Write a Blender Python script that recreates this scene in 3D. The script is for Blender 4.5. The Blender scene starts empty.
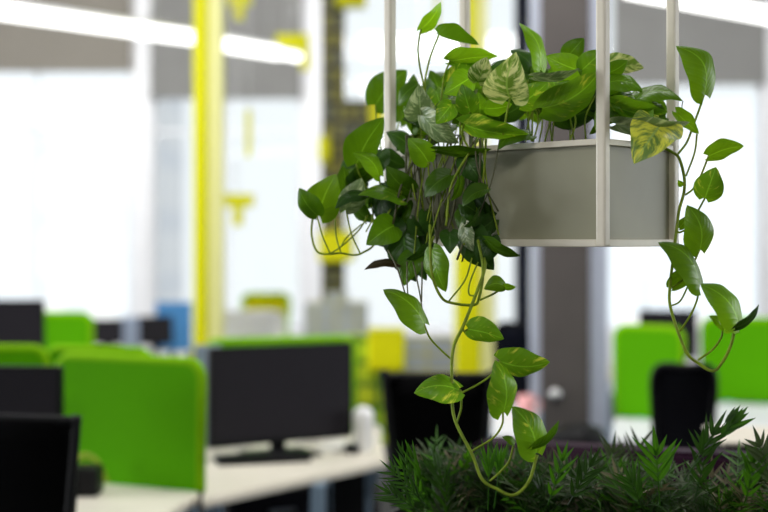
import bpy, bmesh, math, random
from mathutils import Vector, Matrix
R = math.radians
sc = bpy.context.scene
col = sc.collection
FPX, HX, HY, CH = 1280.0, 384.0, 240.0, 1.55      # focal length in pixels, principal point, camera height
def P(x, y, D):                                    # point seen at pixel x,y at depth D
    return Vector(((x-HX)/FPX*D, D, CH-(y-HY)/FPX*D))
def X(x, D): return (x-HX)/FPX*D
def Z(y, D): return CH-(y-HY)/FPX*D

# ------------------------------------------------------------------ materials
def nt(name):
    m = bpy.data.materials.new(name); m.use_nodes = True
    t = m.node_tree; t.nodes.clear()
    out = t.nodes.new('ShaderNodeOutputMaterial')
    return m, t, out
def lk(t, a, b): t.links.new(a, b)
def mat(name, c, rough=.5, metal=0., var=.12, scale=30., bump=0., trans=0., spec=.5):
    m, t, out = nt(name)
    p = t.nodes.new('ShaderNodeBsdfPrincipled')
    p.inputs['Roughness'].default_value = rough
    p.inputs['Metallic'].default_value = metal
    p.inputs['Specular IOR Level'].default_value = spec
    tc = t.nodes.new('ShaderNodeTexCoord')
    n = t.nodes.new('ShaderNodeTexNoise'); n.inputs['Scale'].default_value = scale
    n.inputs['Detail'].default_value = 4
    lk(t, tc.outputs['Object'], n.inputs['Vector'])
    r = t.nodes.new('ShaderNodeValToRGB')
    r.color_ramp.elements[0].position = .3; r.color_ramp.elements[1].position = .7
    r.color_ramp.elements[0].color = (*[x*(1-var) for x in c], 1)
    r.color_ramp.elements[1].color = (*[min(1, x*(1+var)) for x in c], 1)
    lk(t, n.outputs['Fac'], r.inputs['Fac']); lk(t, r.outputs['Color'], p.inputs['Base Color'])
    if bump:
        b = t.nodes.new('ShaderNodeBump'); b.inputs['Strength'].default_value = bump
        b.inputs['Distance'].default_value = .002
        lk(t, n.outputs['Fac'], b.inputs['Height']); lk(t, b.outputs['Normal'], p.inputs['Normal'])
    if trans:
        tr = t.nodes.new('ShaderNodeBsdfTranslucent'); mx = t.nodes.new('ShaderNodeMixShader')
        mx.inputs[0].default_value = trans
        lk(t, r.outputs['Color'], tr.inputs['Color'])
        lk(t, p.outputs[0], mx.inputs[1]); lk(t, tr.outputs[0], mx.inputs[2]); lk(t, mx.outputs[0], out.inputs[0])
    else: lk(t, p.outputs[0], out.inputs[0])
    return m
def emit(name, c, s):
    m, t, out = nt(name)
    e = t.nodes.new('ShaderNodeEmission'); e.inputs[0].default_value = (*c, 1); e.inputs[1].default_value = s
    lk(t, e.outputs[0], out.inputs[0]); return m
def glassy(name, tint=(.97, .99, .985)):
    m, t, out = nt(name)
    a = t.nodes.new('ShaderNodeBsdfTransparent'); a.inputs[0].default_value = (*tint, 1)
    g = t.nodes.new('ShaderNodeBsdfGlossy'); g.inputs['Roughness'].default_value = .02
    f = t.nodes.new('ShaderNodeFresnel'); f.inputs[0].default_value = 1.45
    mx = t.nodes.new('ShaderNodeMixShader')
    lk(t, f.outputs[0], mx.inputs[0]); lk(t, a.outputs[0], mx.inputs[1]); lk(t, g.outputs[0], mx.inputs[2])
    lk(t, mx.outputs[0], out.inputs[0]); return m
def brick(name, c1, c2, mortar, sx, sz, rough=.5, ms=.1):
    """square tiles sx by sz metres with dark joints, on faces seen along x or y"""
    m, t, out = nt(name)
    p = t.nodes.new('ShaderNodeBsdfPrincipled'); p.inputs['Roughness'].default_value = rough
    tc = t.nodes.new('ShaderNodeTexCoord')
    sp = t.nodes.new('ShaderNodeSeparateXYZ'); lk(t, tc.outputs['Object'], sp.inputs[0])
    ad = t.nodes.new('ShaderNodeMath'); ad.operation = 'ADD'
    lk(t, sp.outputs[0], ad.inputs[0]); lk(t, sp.outputs[1], ad.inputs[1])
    cb = t.nodes.new('ShaderNodeCombineXYZ'); lk(t, ad.outputs[0], cb.inputs[0]); lk(t, sp.outputs[2], cb.inputs[1])
    b = t.nodes.new('ShaderNodeTexBrick'); b.offset = 0
    lk(t, cb.outputs[0], b.inputs['Vector'])
    b.inputs['Color1'].default_value = (*c1, 1); b.inputs['Color2'].default_value = (*c2, 1)
    b.inputs['Mortar'].default_value = (*mortar, 1); b.inputs['Scale'].default_value = 1
    b.inputs['Mortar Size'].default_value = ms*min(sx, sz); b.inputs['Brick Width'].default_value = sx
    b.inputs['Row Height'].default_value = sz; b.inputs['Mortar Smooth'].default_value = .1
    lk(t, b.outputs['Color'], p.inputs['Base Color']); lk(t, p.outputs[0], out.inputs[0]); return m

def leafmat(name, green, light, cream, amount, rough=.35, trans=.42, tcol=None):
    """UV.x runs base to tip, UV.y across (0.5 = midrib)"""
    m, t, out = nt(name)
    N = t.nodes.new
    def math_(op, a, b=None, c=None):
        n = N('ShaderNodeMath'); n.operation = op
        for i, v in enumerate((a, b, c)):
            if v is None: continue
            if isinstance(v, (int, float)): n.inputs[i].default_value = v
            else: lk(t, v, n.inputs[i])
        return n.outputs[0]
    uv = N('ShaderNodeUVMap'); sp = N('ShaderNodeSeparateXYZ'); lk(t, uv.outputs[0], sp.inputs[0])
    oi = N('ShaderNodeObjectInfo')
    u, v = sp.outputs[0], sp.outputs[1]
    av = math_('ABSOLUTE', math_('SUBTRACT', v, .5))           # 0 at midrib .. .5 at edge
    along = math_('SUBTRACT', u, math_('MULTIPLY', av, .7))    # coordinate constant along side veins
    cb = N('ShaderNodeCombineXYZ')
    lk(t, math_('MULTIPLY', along, 5.5), cb.inputs[0]); lk(t, math_('MULTIPLY', v, 1.8), cb.inputs[1])
    lk(t, math_('MULTIPLY', oi.outputs['Random'], 40.), cb.inputs[2])
    n1 = N('ShaderNodeTexNoise'); n1.inputs['Scale'].default_value = 1.5; n1.inputs['Detail'].default_value = 5
    n1.inputs['Roughness'].default_value = .62
    lk(t, cb.outputs[0], n1.inputs['Vector'])
    rv = N('ShaderNodeValToRGB'); e = rv.color_ramp.elements
    th = .72-.30*amount
    e[0].position = th; e[0].color = (0, 0, 0, 1); e[1].position = th+.13; e[1].color = (1, 1, 1, 1)
    lk(t, n1.outputs['Fac'], rv.inputs['Fac'])
    # soft light/dark green
    n2 = N('ShaderNodeTexNoise'); n2.inputs['Scale'].default_value = 1.1; n2.inputs['Detail'].default_value = 3
    lk(t, cb.outputs[0], n2.inputs['Vector'])
    mg = N('ShaderNodeMixRGB'); mg.inputs[1].default_value = (*green, 1); mg.inputs[2].default_value = (*light, 1)
    lk(t, n2.outputs['Fac'], mg.inputs[0])
    mc = N('ShaderNodeMixRGB'); mc.inputs[2].default_value = (*cream, 1)
    lk(t, rv.outputs['Color'], mc.inputs[0]); lk(t, mg.outputs[0], mc.inputs[1])
    # midrib and veins
    mr = math_('LESS_THAN', av, .022)
    mm = N('ShaderNodeMixRGB'); mm.inputs[2].default_value = (*[min(1, c*1.5+.02) for c in light], 1)
    lk(t, math_('MULTIPLY', mr, .7), mm.inputs[0]); lk(t, mc.outputs[0], mm.inputs[1])
    vein = math_('POWER', math_('ABSOLUTE', math_('SINE', math_('MULTIPLY', along, 26.))), 6.)
    # per leaf value
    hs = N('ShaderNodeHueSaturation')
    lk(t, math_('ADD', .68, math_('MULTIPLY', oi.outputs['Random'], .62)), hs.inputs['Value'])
    lk(t, mm.outputs[0], hs.inputs['Color'])
    p = N('ShaderNodeBsdfPrincipled'); p.inputs['Roughness'].default_value = rough
    p.inputs['Specular IOR Level'].default_value = .3
    lk(t, hs.outputs[0], p.inputs['Base Color'])
    b = N('ShaderNodeBump'); b.inputs['Strength'].default_value = .25; b.inputs['Distance'].default_value = .0015
    lk(t, vein, b.inputs['Height']); lk(t, b.outputs['Normal'], p.inputs['Normal'])
    tr = N('ShaderNodeBsdfTranslucent'); tm = N('ShaderNodeMixRGB'); tm.blend_type = 'MULTIPLY'; tm.inputs[0].default_value = 1
    tm.inputs[2].default_value = (*(tcol or (1.7, 1.5, .6)), 1)
    lk(t, hs.outputs[0], tm.inputs[1]); lk(t, tm.outputs[0], tr.inputs['Color'])
    mx = N('ShaderNodeMixShader'); mx.inputs[0].default_value = trans
    lk(t, p.outputs[0], mx.inputs[1]); lk(t, tr.outputs[0], mx.inputs[2]); lk(t, mx.outputs[0], out.inputs[0])
    return m

M = dict(
    green_fabric=mat('green_fabric', (.082, .34, .0), .9, spec=.1, scale=120, var=.05, bump=.2),
    green_edge=mat('green_edge_fabric', (.20, .46, .002), .8, spec=.1, scale=120, var=.05),  # light on divider edges put into the colour; also colours a chair frame
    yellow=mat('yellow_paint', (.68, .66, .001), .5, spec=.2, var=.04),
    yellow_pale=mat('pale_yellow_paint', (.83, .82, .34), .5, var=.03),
    yellow_green=brick('yellow_green_tiles', (.58, .62, .01), (.40, .58, .01), (.05, .16, .01), .115, .115, ms=.12),
    olive_tile=brick('olive_grey_tiles', (.24, .21, .005), (.12, .125, .09), (.008, .01, .008), .085, .135, ms=.2),
    grey_tile=brick('blue_grey_tiles', (.36, .40, .44), (.30, .33, .36), (.40, .38, .16), .14, .08, ms=.10),
    black=mat('black_plastic', (.006, .006, .007), .5, var=.2, spec=.2),
    mesh=mat('black_mesh_fabric', (.004, .004, .0045), .95, var=.3, scale=200, bump=.3, spec=.1),
    screen=mat('dark_screen', (.014, .012, .017), .5, var=.05, spec=.25),
    navy=mat('dark_navy_paint', (.008, .010, .022), .6, spec=.2),
    charcoal=mat('charcoal_fabric', (.010, .010, .014), .9, scale=100, spec=.1),
    desk=mat('cream_laminate', (.80, .75, .64), .45, var=.03, scale=8),
    white=mat('white_paint', (.82, .83, .86), .5, var=.02, scale=6),
    white_plastic=mat('white_plastic', (.92, .92, .93), .35, var=.02),
    blind_warm=mat('warm_grey_blind', (.29, .27, .235), .9, var=.04, scale=3, trans=.25),
    blind_cool=mat('cool_grey_blind', (.27, .27, .262), .9, var=.04, scale=3, trans=.25),
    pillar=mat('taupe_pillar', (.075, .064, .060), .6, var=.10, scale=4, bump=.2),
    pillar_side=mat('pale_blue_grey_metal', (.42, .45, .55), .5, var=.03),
    metal=mat('brushed_metal', (.6, .6, .6), .3, metal=1, var=.05),
    leg=mat('blue_grey_steel', (.30, .42, .55), .4, var=.03),
    floor=mat('dark_carpet', (.045, .045, .05), .95, var=.3, scale=60, bump=.3),
    ceiling=mat('grey_concrete', (.34, .34, .34), .9, var=.12, scale=3, bump=.3),
    wall=mat('wall_plaster', (.62, .62, .61), .85, var=.03, scale=5),
    frame=mat('planter_frame_paint', (.76, .70, .58), .42, var=.03, scale=40),
    panel=mat('planter_satin_panel', (.30, .29, .20), .45, var=.04, scale=14, spec=.3),
    soil=mat('dark_soil', (.02, .014, .01), 1, var=.6, scale=90, bump=1),
    plum=mat('plum_fabric', (.020, .003, .015), .6, var=.15, scale=150, bump=.2, spec=.08),
    trough=mat('black_lacquer', (.005, .005, .006), .5, var=.2, spec=.2),
    blue=mat('blue_board', (.05, .22, .50), .6),
    greyblue=mat('grey_blue_paper', (.30, .36, .48), .7),
    paper=mat('paper', (.80, .78, .72), .8, var=.05),
    pink=mat('pink_glaze', (.72, .34, .34), .35),
    cable=mat('yellow_green_cable', (.40, .50, .03), .5),
    tube=emit('tube_light', (1, 1, .97), 2.6),
    glass=glassy('window_glass'),
    facade=brick('pale_facade', (.80, .80, .80), (.80, .79, .78), (.66, .68, .72), 1.6, 2.2, .9, ms=.25),
    facade2=brick('pale_facade_pink', (.85, .79, .76), (.85, .81, .78), (.70, .74, .80), 2.1, 2.6, .9, ms=.3),
    ground=mat('pale_paving', (.55, .55, .55), .9, scale=1),
    stem=mat('pothos_stem', (.26, .36, .03), .5, var=.25, scale=60, trans=.25, spec=.2),
    stem_dark=mat('brown_green_stem', (.085, .085, .03), .5, var=.3, scale=60),
)
LM = dict(
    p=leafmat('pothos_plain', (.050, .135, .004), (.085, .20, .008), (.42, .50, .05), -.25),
    b=leafmat('pothos_bright', (.11, .26, .006), (.18, .38, .014), (.50, .58, .08), .05),  # lighter leaf copy, light on the foliage put into the colour
    v=leafmat('pothos_flecked', (.09, .235, .006), (.16, .35, .02), (.52, .60, .08), .5),
    c=leafmat('pothos_cream', (.11, .23, .02), (.24, .38, .07), (.74, .77, .38), .92, trans=.3, tcol=(1.1, 1.1, .7)),
    y=leafmat('pothos_yellow_marbled', (.09, .20, .02), (.22, .34, .10), (.74, .76, .10), .95, trans=.35, tcol=(1.3, 1.3, .5)),
    g=leafmat('pothos_grey_sheen', (.12, .20, .07), (.26, .33, .17), (.55, .60, .38), .75, .28, .22, (1, 1.1, .7)),
    d=leafmat('pothos_dark', (.022, .075, .008), (.045, .12, .012), (.25, .30, .04), -.2, .4, .25),  # darker leaf copy, shade within the plant put into the colour
    r=leafmat('pothos_bronze', (.045, .028, .012), (.07, .05, .02), (.12, .1, .03), -.2, .45, .2, (1.2, 1, .6)),
)
palm_m = [leafmat('palm_green', (.012, .042, .005), (.03, .085, .010), (.25, .3, .08), -.3, .4, .35, (1.6, 1.7, .6)),
          leafmat('palm_bright', (.030, .105, .006), (.05, .16, .012), (.3, .4, .05), -.3, .4, .5, (1.7, 1.7, .5)),
          leafmat('palm_dull', (.03, .055, .018), (.06, .09, .03), (.25, .3, .12), 0, .5, .2, (1, 1.1, .7)),
          leafmat('palm_dry', (.12, .11, .06), (.20, .17, .10), (.3, .3, .2), 0, .6, .2, (1, 1, .8))]

# ------------------------------------------------------------------ object helpers
def tag(o, label=None, cat=None, group=None, kind=None):
    if label: o['label'] = label
    if cat: o['category'] = cat
    if group: o['group'] = group
    if kind: o['kind'] = kind
    return o
def link(name, me, m, parent=None):
    o = bpy.data.objects.new(name, me); col.objects.link(o)
    if m is not None and not me.materials:
        me.materials.append(m)
    if parent: o.parent = parent
    return o
def empty(name, loc, rz=0, label=None, cat=None, group=None):
    o = bpy.data.objects.new(name, None); col.objects.link(o)
    o.location = loc; o.rotation_euler = (0, 0, rz); o.empty_display_size = .05
    return tag(o, label, cat, group)
def fin(bm, name, m, parent=None, smooth=False, loc=None, rz=0):
    me = bpy.data.meshes.new(name); bm.to_mesh(me); bm.free()
    if smooth:
        for p in me.polygons: p.use_smooth = True
    o = link(name, me, m, parent)
    if loc is not None: o.location = loc
    o.rotation_euler.z = rz
    return o
def addbox(bm, a, b, bev=0., seg=2, M4=None):
    """box from corner a to corner b"""
    t = bmesh.new(); bmesh.ops.create_cube(t, size=1)
    s = [abs(b[i]-a[i]) for i in range(3)]; c = [(a[i]+b[i])/2 for i in range(3)]
    for v in t.verts: v.co = Vector([v.co[i]*s[i]+c[i] for i in range(3)])
    if bev: bmesh.ops.bevel(t, geom=t.edges[:], offset=bev, segments=seg, affect='EDGES', profile=.6)
    if M4 is not None: t.transform(M4)
    me = bpy.data.meshes.new('tmp'); t.to_mesh(me); t.free(); bm.from_mesh(me); bpy.data.meshes.remove(me)
    return bm
def box(name, a, b, m, parent=None, bev=0., loc=None, rz=0, M4=None):
    return fin(addbox(bmesh.new(), a, b, bev, 2, M4), name, m, parent, False, loc, rz)
def lathe(name, prof, m, parent=None, n=24, loc=None):
    bm = bmesh.new(); rings = []
    for r, z in prof:
        rings.append([bm.verts.new((r*math.cos(2*math.pi*i/n), r*math.sin(2*math.pi*i/n), z)) for i in range(n)])
    for a, b in zip(rings, rings[1:]):
        for i in range(n): bm.faces.new((a[i], a[(i+1) % n], b[(i+1) % n], b[i]))
    bm.faces.new(rings[0][::-1]); bm.faces.new(rings[-1])
    return fin(bm, name, m, parent, True, loc)
def smoothpath(pts, k=6):
    pts = [Vector(p) for p in pts]
    if len(pts) < 3: return [pts[0].lerp(pts[-1], i/k) for i in range(k+1)]
    e = [pts[0]*2-pts[1]]+pts+[pts[-1]*2-pts[-2]]; out = []
    for i in range(1, len(e)-2):
        a, b, c, d = e[i-1:i+3]
        for j in range(k):
            t = j/k
            out.append(.5*((2*b)+(c-a)*t+(2*a-5*b+4*c-d)*t*t+(3*b-a-3*c+d)*t**3))
    out.append(pts[-1]); return out
def addtube(bm, path, r0, r1=None, n=8):
    r1 = r0 if r1 is None else r1
    rings = []; L = len(path)
    for i, p in enumerate(path):
        d = (path[min(i+1, L-1)]-path[max(i-1, 0)])
        if d.length < 1e-9: d = Vector((0, 0, 1))
        d.normalize()
        up = Vector((.13, 1, .21)); s = d.cross(up).normalized(); q = s.cross(d)
        r = r0+(r1-r0)*i/(L-1)
        rings.append([bm.verts.new(p+(s*math.cos(2*math.pi*k/n)+q*math.sin(2*math.pi*k/n))*r) for k in range(n)])
    for a, b in zip(rings, rings[1:]):
        for k in range(n): bm.faces.new((a[k], a[(k+1) % n], b[(k+1) % n], b[k]))
    bm.faces.new(rings[0][::-1]); bm.faces.new(rings[-1])
def tube(name, pts, r0, m, parent=None, r1=None, k=6, loc=None, n=8):
    bm = bmesh.new(); addtube(bm, smoothpath(pts, k), r0, r1, n)
    return fin(bm, name, m, parent, True, loc)

# ------------------------------------------------------------------ the room
CE = 4.2
def struct(o): o['kind'] = 'structure'; return o
WY = 13.0
XL, XR, YB = -8.0, 8.0, -5.0
struct(box('floor', (XL-.2, YB-.2, -.15), (XR+.2, WY+.2, 0), M['floor']))
struct(box('ceiling', (XL-.2, YB-.2, CE), (XR+.2, WY+.2, CE+.2), M['ceiling']))
SILL, TOPW = .62, CE
px = lambda x: X(x, WY)
# piers of the far wall between its windows
piers = [(XL, px(-62)), (px(133), px(151)), (px(302), px(322)), (px(520), px(532)), (px(764), px(786)), (px(930), px(955)), (px(1100), XR)]
bm = bmesh.new()
addbox(bm, (XL, WY, 0), (XR, WY+.2, SILL))
for a, b in piers: addbox(bm, (a, WY-.02, SILL), (b, WY+.2, CE))
struct(fin(bm, 'wall_far', M['white']))
gaps = [(piers[i][1], piers[i+1][0]) for i in range(len(piers)-1)]
for i, (a, b) in enumerate(gaps):
    w = empty('window_%d' % (i+1), ((a+b)/2, WY+.1, SILL)); w['kind'] = 'structure'
    h = (b-a)/2; H = CE-SILL
    bm = bmesh.new()
    for s in (-1, 1): addbox(bm, (s*h-(.04 if s > 0 else 0), -.03, 0), (s*h+(.04 if s < 0 else 0), .03, H))
    addbox(bm, (-h, -.03, 0), (h, .03, .05)); addbox(bm, (-h, -.03, H-.05), (h, .03, H))
    addbox(bm, (-h, -.02, 2.02), (h, .02, 2.05))
    addbox(bm, (-.012, -.02, 0), (.012, .02, H))
    fin(bm, 'window_frame', M['white'], w)
    box('pane', (-h+.03, -.003, .04), (h-.03, .003, H-.04), M['glass'], w)
# side walls with window strips (outside the frame, they light the room)
def sidewall(name, x, sx, wins, zz=(.9, 3.3)):
    bm = bmesh.new(); x0, x1 = sorted((x, x+sx*.2))
    addbox(bm, (x0, YB, 0), (x1, WY, zz[0])); addbox(bm, (x0, YB, zz[1]), (x1, WY, CE))
    y = YB
    for a, b in wins: addbox(bm, (x0, y, zz[0]), (x1, a, zz[1])); y = b
    addbox(bm, (x0, y, zz[0]), (x1, WY, zz[1]))
    struct(fin(bm, name, M['wall']))
sidewall('wall_left', XL, -1, [(0, 3.5), (4, 8), (8.5, 12.4)])
sidewall('wall_right', XR, 1, [(0, 3.5), (4, 8), (8.5, 12.4)])
struct(box('wall_back', (XL, YB-.2, 0), (XR, YB, CE), M['wall']))
k = len(gaps)
for x in (XL-.1, XR+.1):
    for a, b in [(0, 3.5), (4, 8), (8.5, 12.4)]:
        k += 1
        w = empty('window_%d' % k, (x, (a+b)/2, .9)); w['kind'] = 'structure'
        h = (b-a)/2; bm = bmesh.new()
        for s in (-1, 0, 1): addbox(bm, (-.03, s*(h-.03)-.03, 0), (.03, s*(h-.03)+.03, 2.4))
        addbox(bm, (-.03, -h, 0), (.03, h, .05)); addbox(bm, (-.03, -h, 2.35), (.03, h, 2.4))
        fin(bm, 'window_frame', M['white'], w)
        box('pane', (-.003, -h+.05, .04), (.003, h-.05, 2.36), M['glass'], w)
# outside
tag(box('ground_outside', (-40, WY+.3, -4.2), (40, 60, -4), M['ground']), kind='structure')
for (a, b, y, h, m, lb) in ((-26, -7.5, 40, 13, 'facade', 'pale building far outside the left windows'),
                            (5.5, 20, 36, 9.5, 'facade2', 'pinkish white building outside the right windows')):
    o = tag(box('building', (a, y, -4), (b, y+8, h-4), M[m]), lb, 'building')

# roller blinds in front of the windows
def blind(x0, x1, y, m, lb):
    e = empty('roller_blind', ((px(x0)+px(x1))/2, WY-.09, CE-.06), 0, lb, 'blind', 'roller blinds on the far windows')
    h = (px(x1)-px(x0))/2; z = Z(y, WY-.09)-(CE-.06)
    box('blind_cloth', (-h, -.004, z), (h, .004, 0), M[m], e)
    box('bottom_rail', (-h, -.015, z-.03), (h, .015, z), M[m], e, .004)
    tube('roller', [(-h, 0, 0), (h, 0, 0)], .045, M['white'], e)
blind(-58, 133, 69, 'blind_warm', 'warm grey roller blind at the far left, beyond the long tube light')
blind(152, 302, 96, 'blind_cool', 'grey roller blind hanging lower, behind the tall yellow column')
blind(612, 764, 82, 'blind_cool', 'grey roller blind to the right of the taupe pillar')

# tube lights
def tubelight(a, b, lb, r=.044):
    e = empty('tube_light', (a+b)/2, 0, lb, 'ceiling light', 'suspended tube lights')
    o = (a+b)/2; bm = bmesh.new(); d = (b-a).normalized()
    addtube(bm, [a-o, a-o+d*.02, b-o-d*.02, b-o], r, r, 16)
    fin(bm, 'diffuser', M['tube'], e, True)
    s = Vector((0, 0, r*1.0))
    bm = bmesh.new(); addtube(bm, [a-o+s, b-o+s], r*.5, r*.5, 8); fin(bm, 'housing', M['white'], e, True)
    for t in (.15, .85):
        q = (a-o).lerp(b-o, t)+s
        tube('suspension_wire', [q, Vector((q.x, q.y, CE-.006-o.z))], .0015, M['metal'], e)
zl = 2.82
def at(x, y, z): D = (CH-z)*FPX/(y-HY); return P(x, y, D)
a, b = at(-120, -6, zl), at(196, 38, zl)
tubelight(a, b, 'long white tube light slanting across the top left corner')
tubelight(at(284, 54.5, zl), at(301, 57.5, zl), 'shortest tube light stub beside the yellow hooked bracket', .03)  # added glowing piece where the tube light shows as a reflection
tubelight(at(219, 43.5, zl), at(278, 53, zl), 'short white tube light just right of the tall yellow column')
tubelight(at(628, -11, zl), at(860, 33, zl), 'white tube light cutting across the top right corner')
# further lights of the same kind, behind the viewer
for (x, y, L) in ((-2.6, -1.5, 3), (.2, -2.2, 3.), (3.0, -1.5, 3.)):
    pass

# ------------------------------------------------------------------ columns
def zcol(name, x0, x1, D, dep, m, z0=0, z1=CE, lb=None, cat='column', split=None, m2=None, group=None):
    c = X((x0+x1)/2, D); e = empty(name, (c, D, z0), 0, lb, cat, group)
    w = (X(x1, D)-X(x0, D))/2; H = z1-z0
    if split:
        s = X(split, D)-c
        box('face_panel', (-w, 0, 0), (s, dep, H), M[m], e, .01)
        box('side_panel', (s, .02, 0), (w, dep, H), M[m2], e, .01)
    else: box('shaft', (-w, 0, 0), (w, dep, H), M[m], e, .01)
    return e
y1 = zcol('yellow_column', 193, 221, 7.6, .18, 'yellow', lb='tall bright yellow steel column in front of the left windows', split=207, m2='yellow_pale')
box('base_plate', (-.13, -.05, 0), (.13, .23, .03), M['yellow'], y1, .005)
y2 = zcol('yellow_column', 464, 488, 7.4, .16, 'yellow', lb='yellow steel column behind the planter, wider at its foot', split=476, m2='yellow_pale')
D2 = 7.4; c2 = X(476, D2)
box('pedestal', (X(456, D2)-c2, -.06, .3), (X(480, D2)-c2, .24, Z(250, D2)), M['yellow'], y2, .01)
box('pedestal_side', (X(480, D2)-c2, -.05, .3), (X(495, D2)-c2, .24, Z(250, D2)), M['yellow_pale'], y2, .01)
box('base_plate', (-.13, -.08, 0), (.13, .26, .3), M['yellow'], y2, .005)
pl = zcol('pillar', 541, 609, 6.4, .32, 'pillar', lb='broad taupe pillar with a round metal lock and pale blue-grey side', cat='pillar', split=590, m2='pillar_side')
c = X(575, 6.4)
bm = bmesh.new()
bmesh.ops.create_cone(bm, cap_ends=True, segments=24, radius1=.03, radius2=.026, depth=.03, matrix=Matrix.Rotation(R(90), 4, 'X'))
fin(bm, 'lock', M['metal'], pl, True, (X(555, 6.4)-c, -.015, Z(394, 6.4)))
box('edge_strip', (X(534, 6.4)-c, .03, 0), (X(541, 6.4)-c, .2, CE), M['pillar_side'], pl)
tag(box('window_post', (0, 0, 0), (X(536, 8)-X(517, 8), .15, CE), M['navy'], loc=(X(517, 8), 8.0, 0)), 'slim dark navy post left of the taupe pillar', 'post')

# tiled column with its arm
D = 9.5
tc_ = empty('tiled_column', (X(333, D), D, 0), 0, 'slim column clad in olive and grey tiles with a side arm', 'column')
w = (X(345, D)-X(322, D))/2
box('shaft', (-w, 0, 0), (w, .2, CE), M['olive_tile'], tc_)
box('side_arm', (w, .01, Z(168, D)), (X(372, D)-X(333, D), .18, Z(100, D)), M['olive_tile'], tc_)
# yellow boxes fixed on it
def ybox(x0, y0, x1, y1_, D, dep, lb, nm='yellow_box', cat='box', bev=.02, rod=False):
    e = empty(nm, (X((x0+x1)/2, D), D, Z(y1_, D)), 0, lb, cat)
    w = (X(x1, D)-X(x0, D))/2; H = Z(y0, D)-Z(y1_, D)
    box('body', (-w, 0, 0), (w, dep, H), M['yellow'], e, bev)
    box('lid', (-w*.98, -.004, H-.012), (w*.98, dep+.004, H+.006), M['yellow'], e, .003)
    if rod: tube('hanging_rod', [(0, dep/2, H), (0, dep/2, CE-Z(y1_, D))], .004, M['metal'], e)
    return e
ybox(318, 138, 330, 162, 9.35, .14, 'small yellow box fixed on the tiled column at mid height', bev=.04)
ybox(318, 232, 354, 262, 9.3, .19, 'wide yellow box fixed on the tiled column behind the lowest left stems')
ybox(336, -14, 366, 5, 9.3, .19, 'yellow box at the top of the tiled column')
ybox(370, 98, 386, 128, 9.33, .16, 'yellow box at the end of the side arm, behind the left planter post', bev=.03)
# hanging yellow brackets
def tee(x0, x1, y0, y1_, xs, y2_, D, lb, side=0):
    e = empty('hanging_bracket', (X((x0+x1)/2, D), D, Z(y0, D)), 0, lb, 'bracket', 'yellow brackets hanging from the ceiling')
    w = (X(x1, D)-X(x0, D))/2; H = Z(y0, D)-Z(y1_, D); s = X(xs, D)-X((x0+x1)/2, D)
    box('crossbar', (-w, -.03, -H), (w, .03, 0), M['yellow'], e, .008)
    hw = (X(5, D)-X(0, D))
    if y2_ > y1_: box('stem', (s-hw, -.025, -(Z(y0, D)-Z(y2_, D))), (s+hw, .025, -H), M['yellow'], e, .006)
    tube('hanging_rod', [(0, 0, 0), (0, 0, CE-Z(y0, D))], .003, M['metal'], e)
tee(218, 254, 194, 207, 238, 226, 8.6, 'yellow T-shaped bracket hanging at mid height before the window')
tee(228, 252, -8, 6, 239, 20, 8.9, 'yellow T-shaped bracket at the top edge, cut by the frame')
tee(276, 309, 34, 50, 305, 70, 8.9, 'yellow hooked bracket behind the end of the short tube light')
e = empty('hanging_bracket', P(248.5, 110, 8.8), 0, 'thin upright yellow bar hanging before the window', 'bracket', 'yellow brackets hanging from the ceiling')
box('bar', (-.02, -.014, -.325), (.02, .014, 0), M['yellow'], e, .004)
tube('hanging_rod', [(0, 0, 0), (0, 0, CE-e.location.z)], .003, M['metal'], e)
e = empty('hanging_bracket', P(437, -6, 8.8), 0, 'thin yellow bar behind the topmost two leaf stalks', 'bracket', 'yellow brackets hanging from the ceiling')
box('bar', (-.012, -.014, -.27), (.012, .014, 0), M['yellow'], e, .004)
tube('hanging_rod', [(0, 0, 0), (0, 0, CE-e.location.z)], .003, M['metal'], e)

# ------------------------------------------------------------------ office furniture
DZ = .74
def quadslab(name, pts, z0, z1, m, parent=None, bev=.006):
    bm = bmesh.new()
    lo = [bm.verts.new((p[0], p[1], z0)) for p in pts]; hi = [bm.verts.new((p[0], p[1], z1)) for p in pts]
    n = len(pts)
    bm.faces.new(hi); bm.faces.new(lo[::-1])
    for i in range(n): bm.faces.new((lo[i], lo[(i+1) % n], hi[(i+1) % n], hi[i]))
    bmesh.ops.recalc_face_normals(bm, faces=bm.faces[:])
    if bev: bmesh.ops.bevel(bm, geom=bm.edges[:], offset=bev, segments=2, affect='EDGES')
    return fin(bm, name, m, parent)
def desk(pts, lb, legs=None, m='desk'):
    cx = sum(p[0] for p in pts)/len(pts); cy = sum(p[1] for p in pts)/len(pts)
    e = empty('desk', (cx, cy, 0), 0, lb, 'desk', 'office desks')
    L = [(p[0]-cx, p[1]-cy) for p in pts]
    quadslab('tabletop', L, DZ-.03, DZ, M[m], e)
    for (x, y) in (legs or [(p[0]*.9, p[1]*.9) for p in L]):
        if legs: x -= cx; y -= cy
        box('leg', (x-.025, y-.025, 0), (x+.025, y+.025, DZ-.03), M['leg'], e, .004)
    return e
def dk(x, y): D = (CH-DZ)*FPX/(y-HY); return (X(x, D), D)
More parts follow.
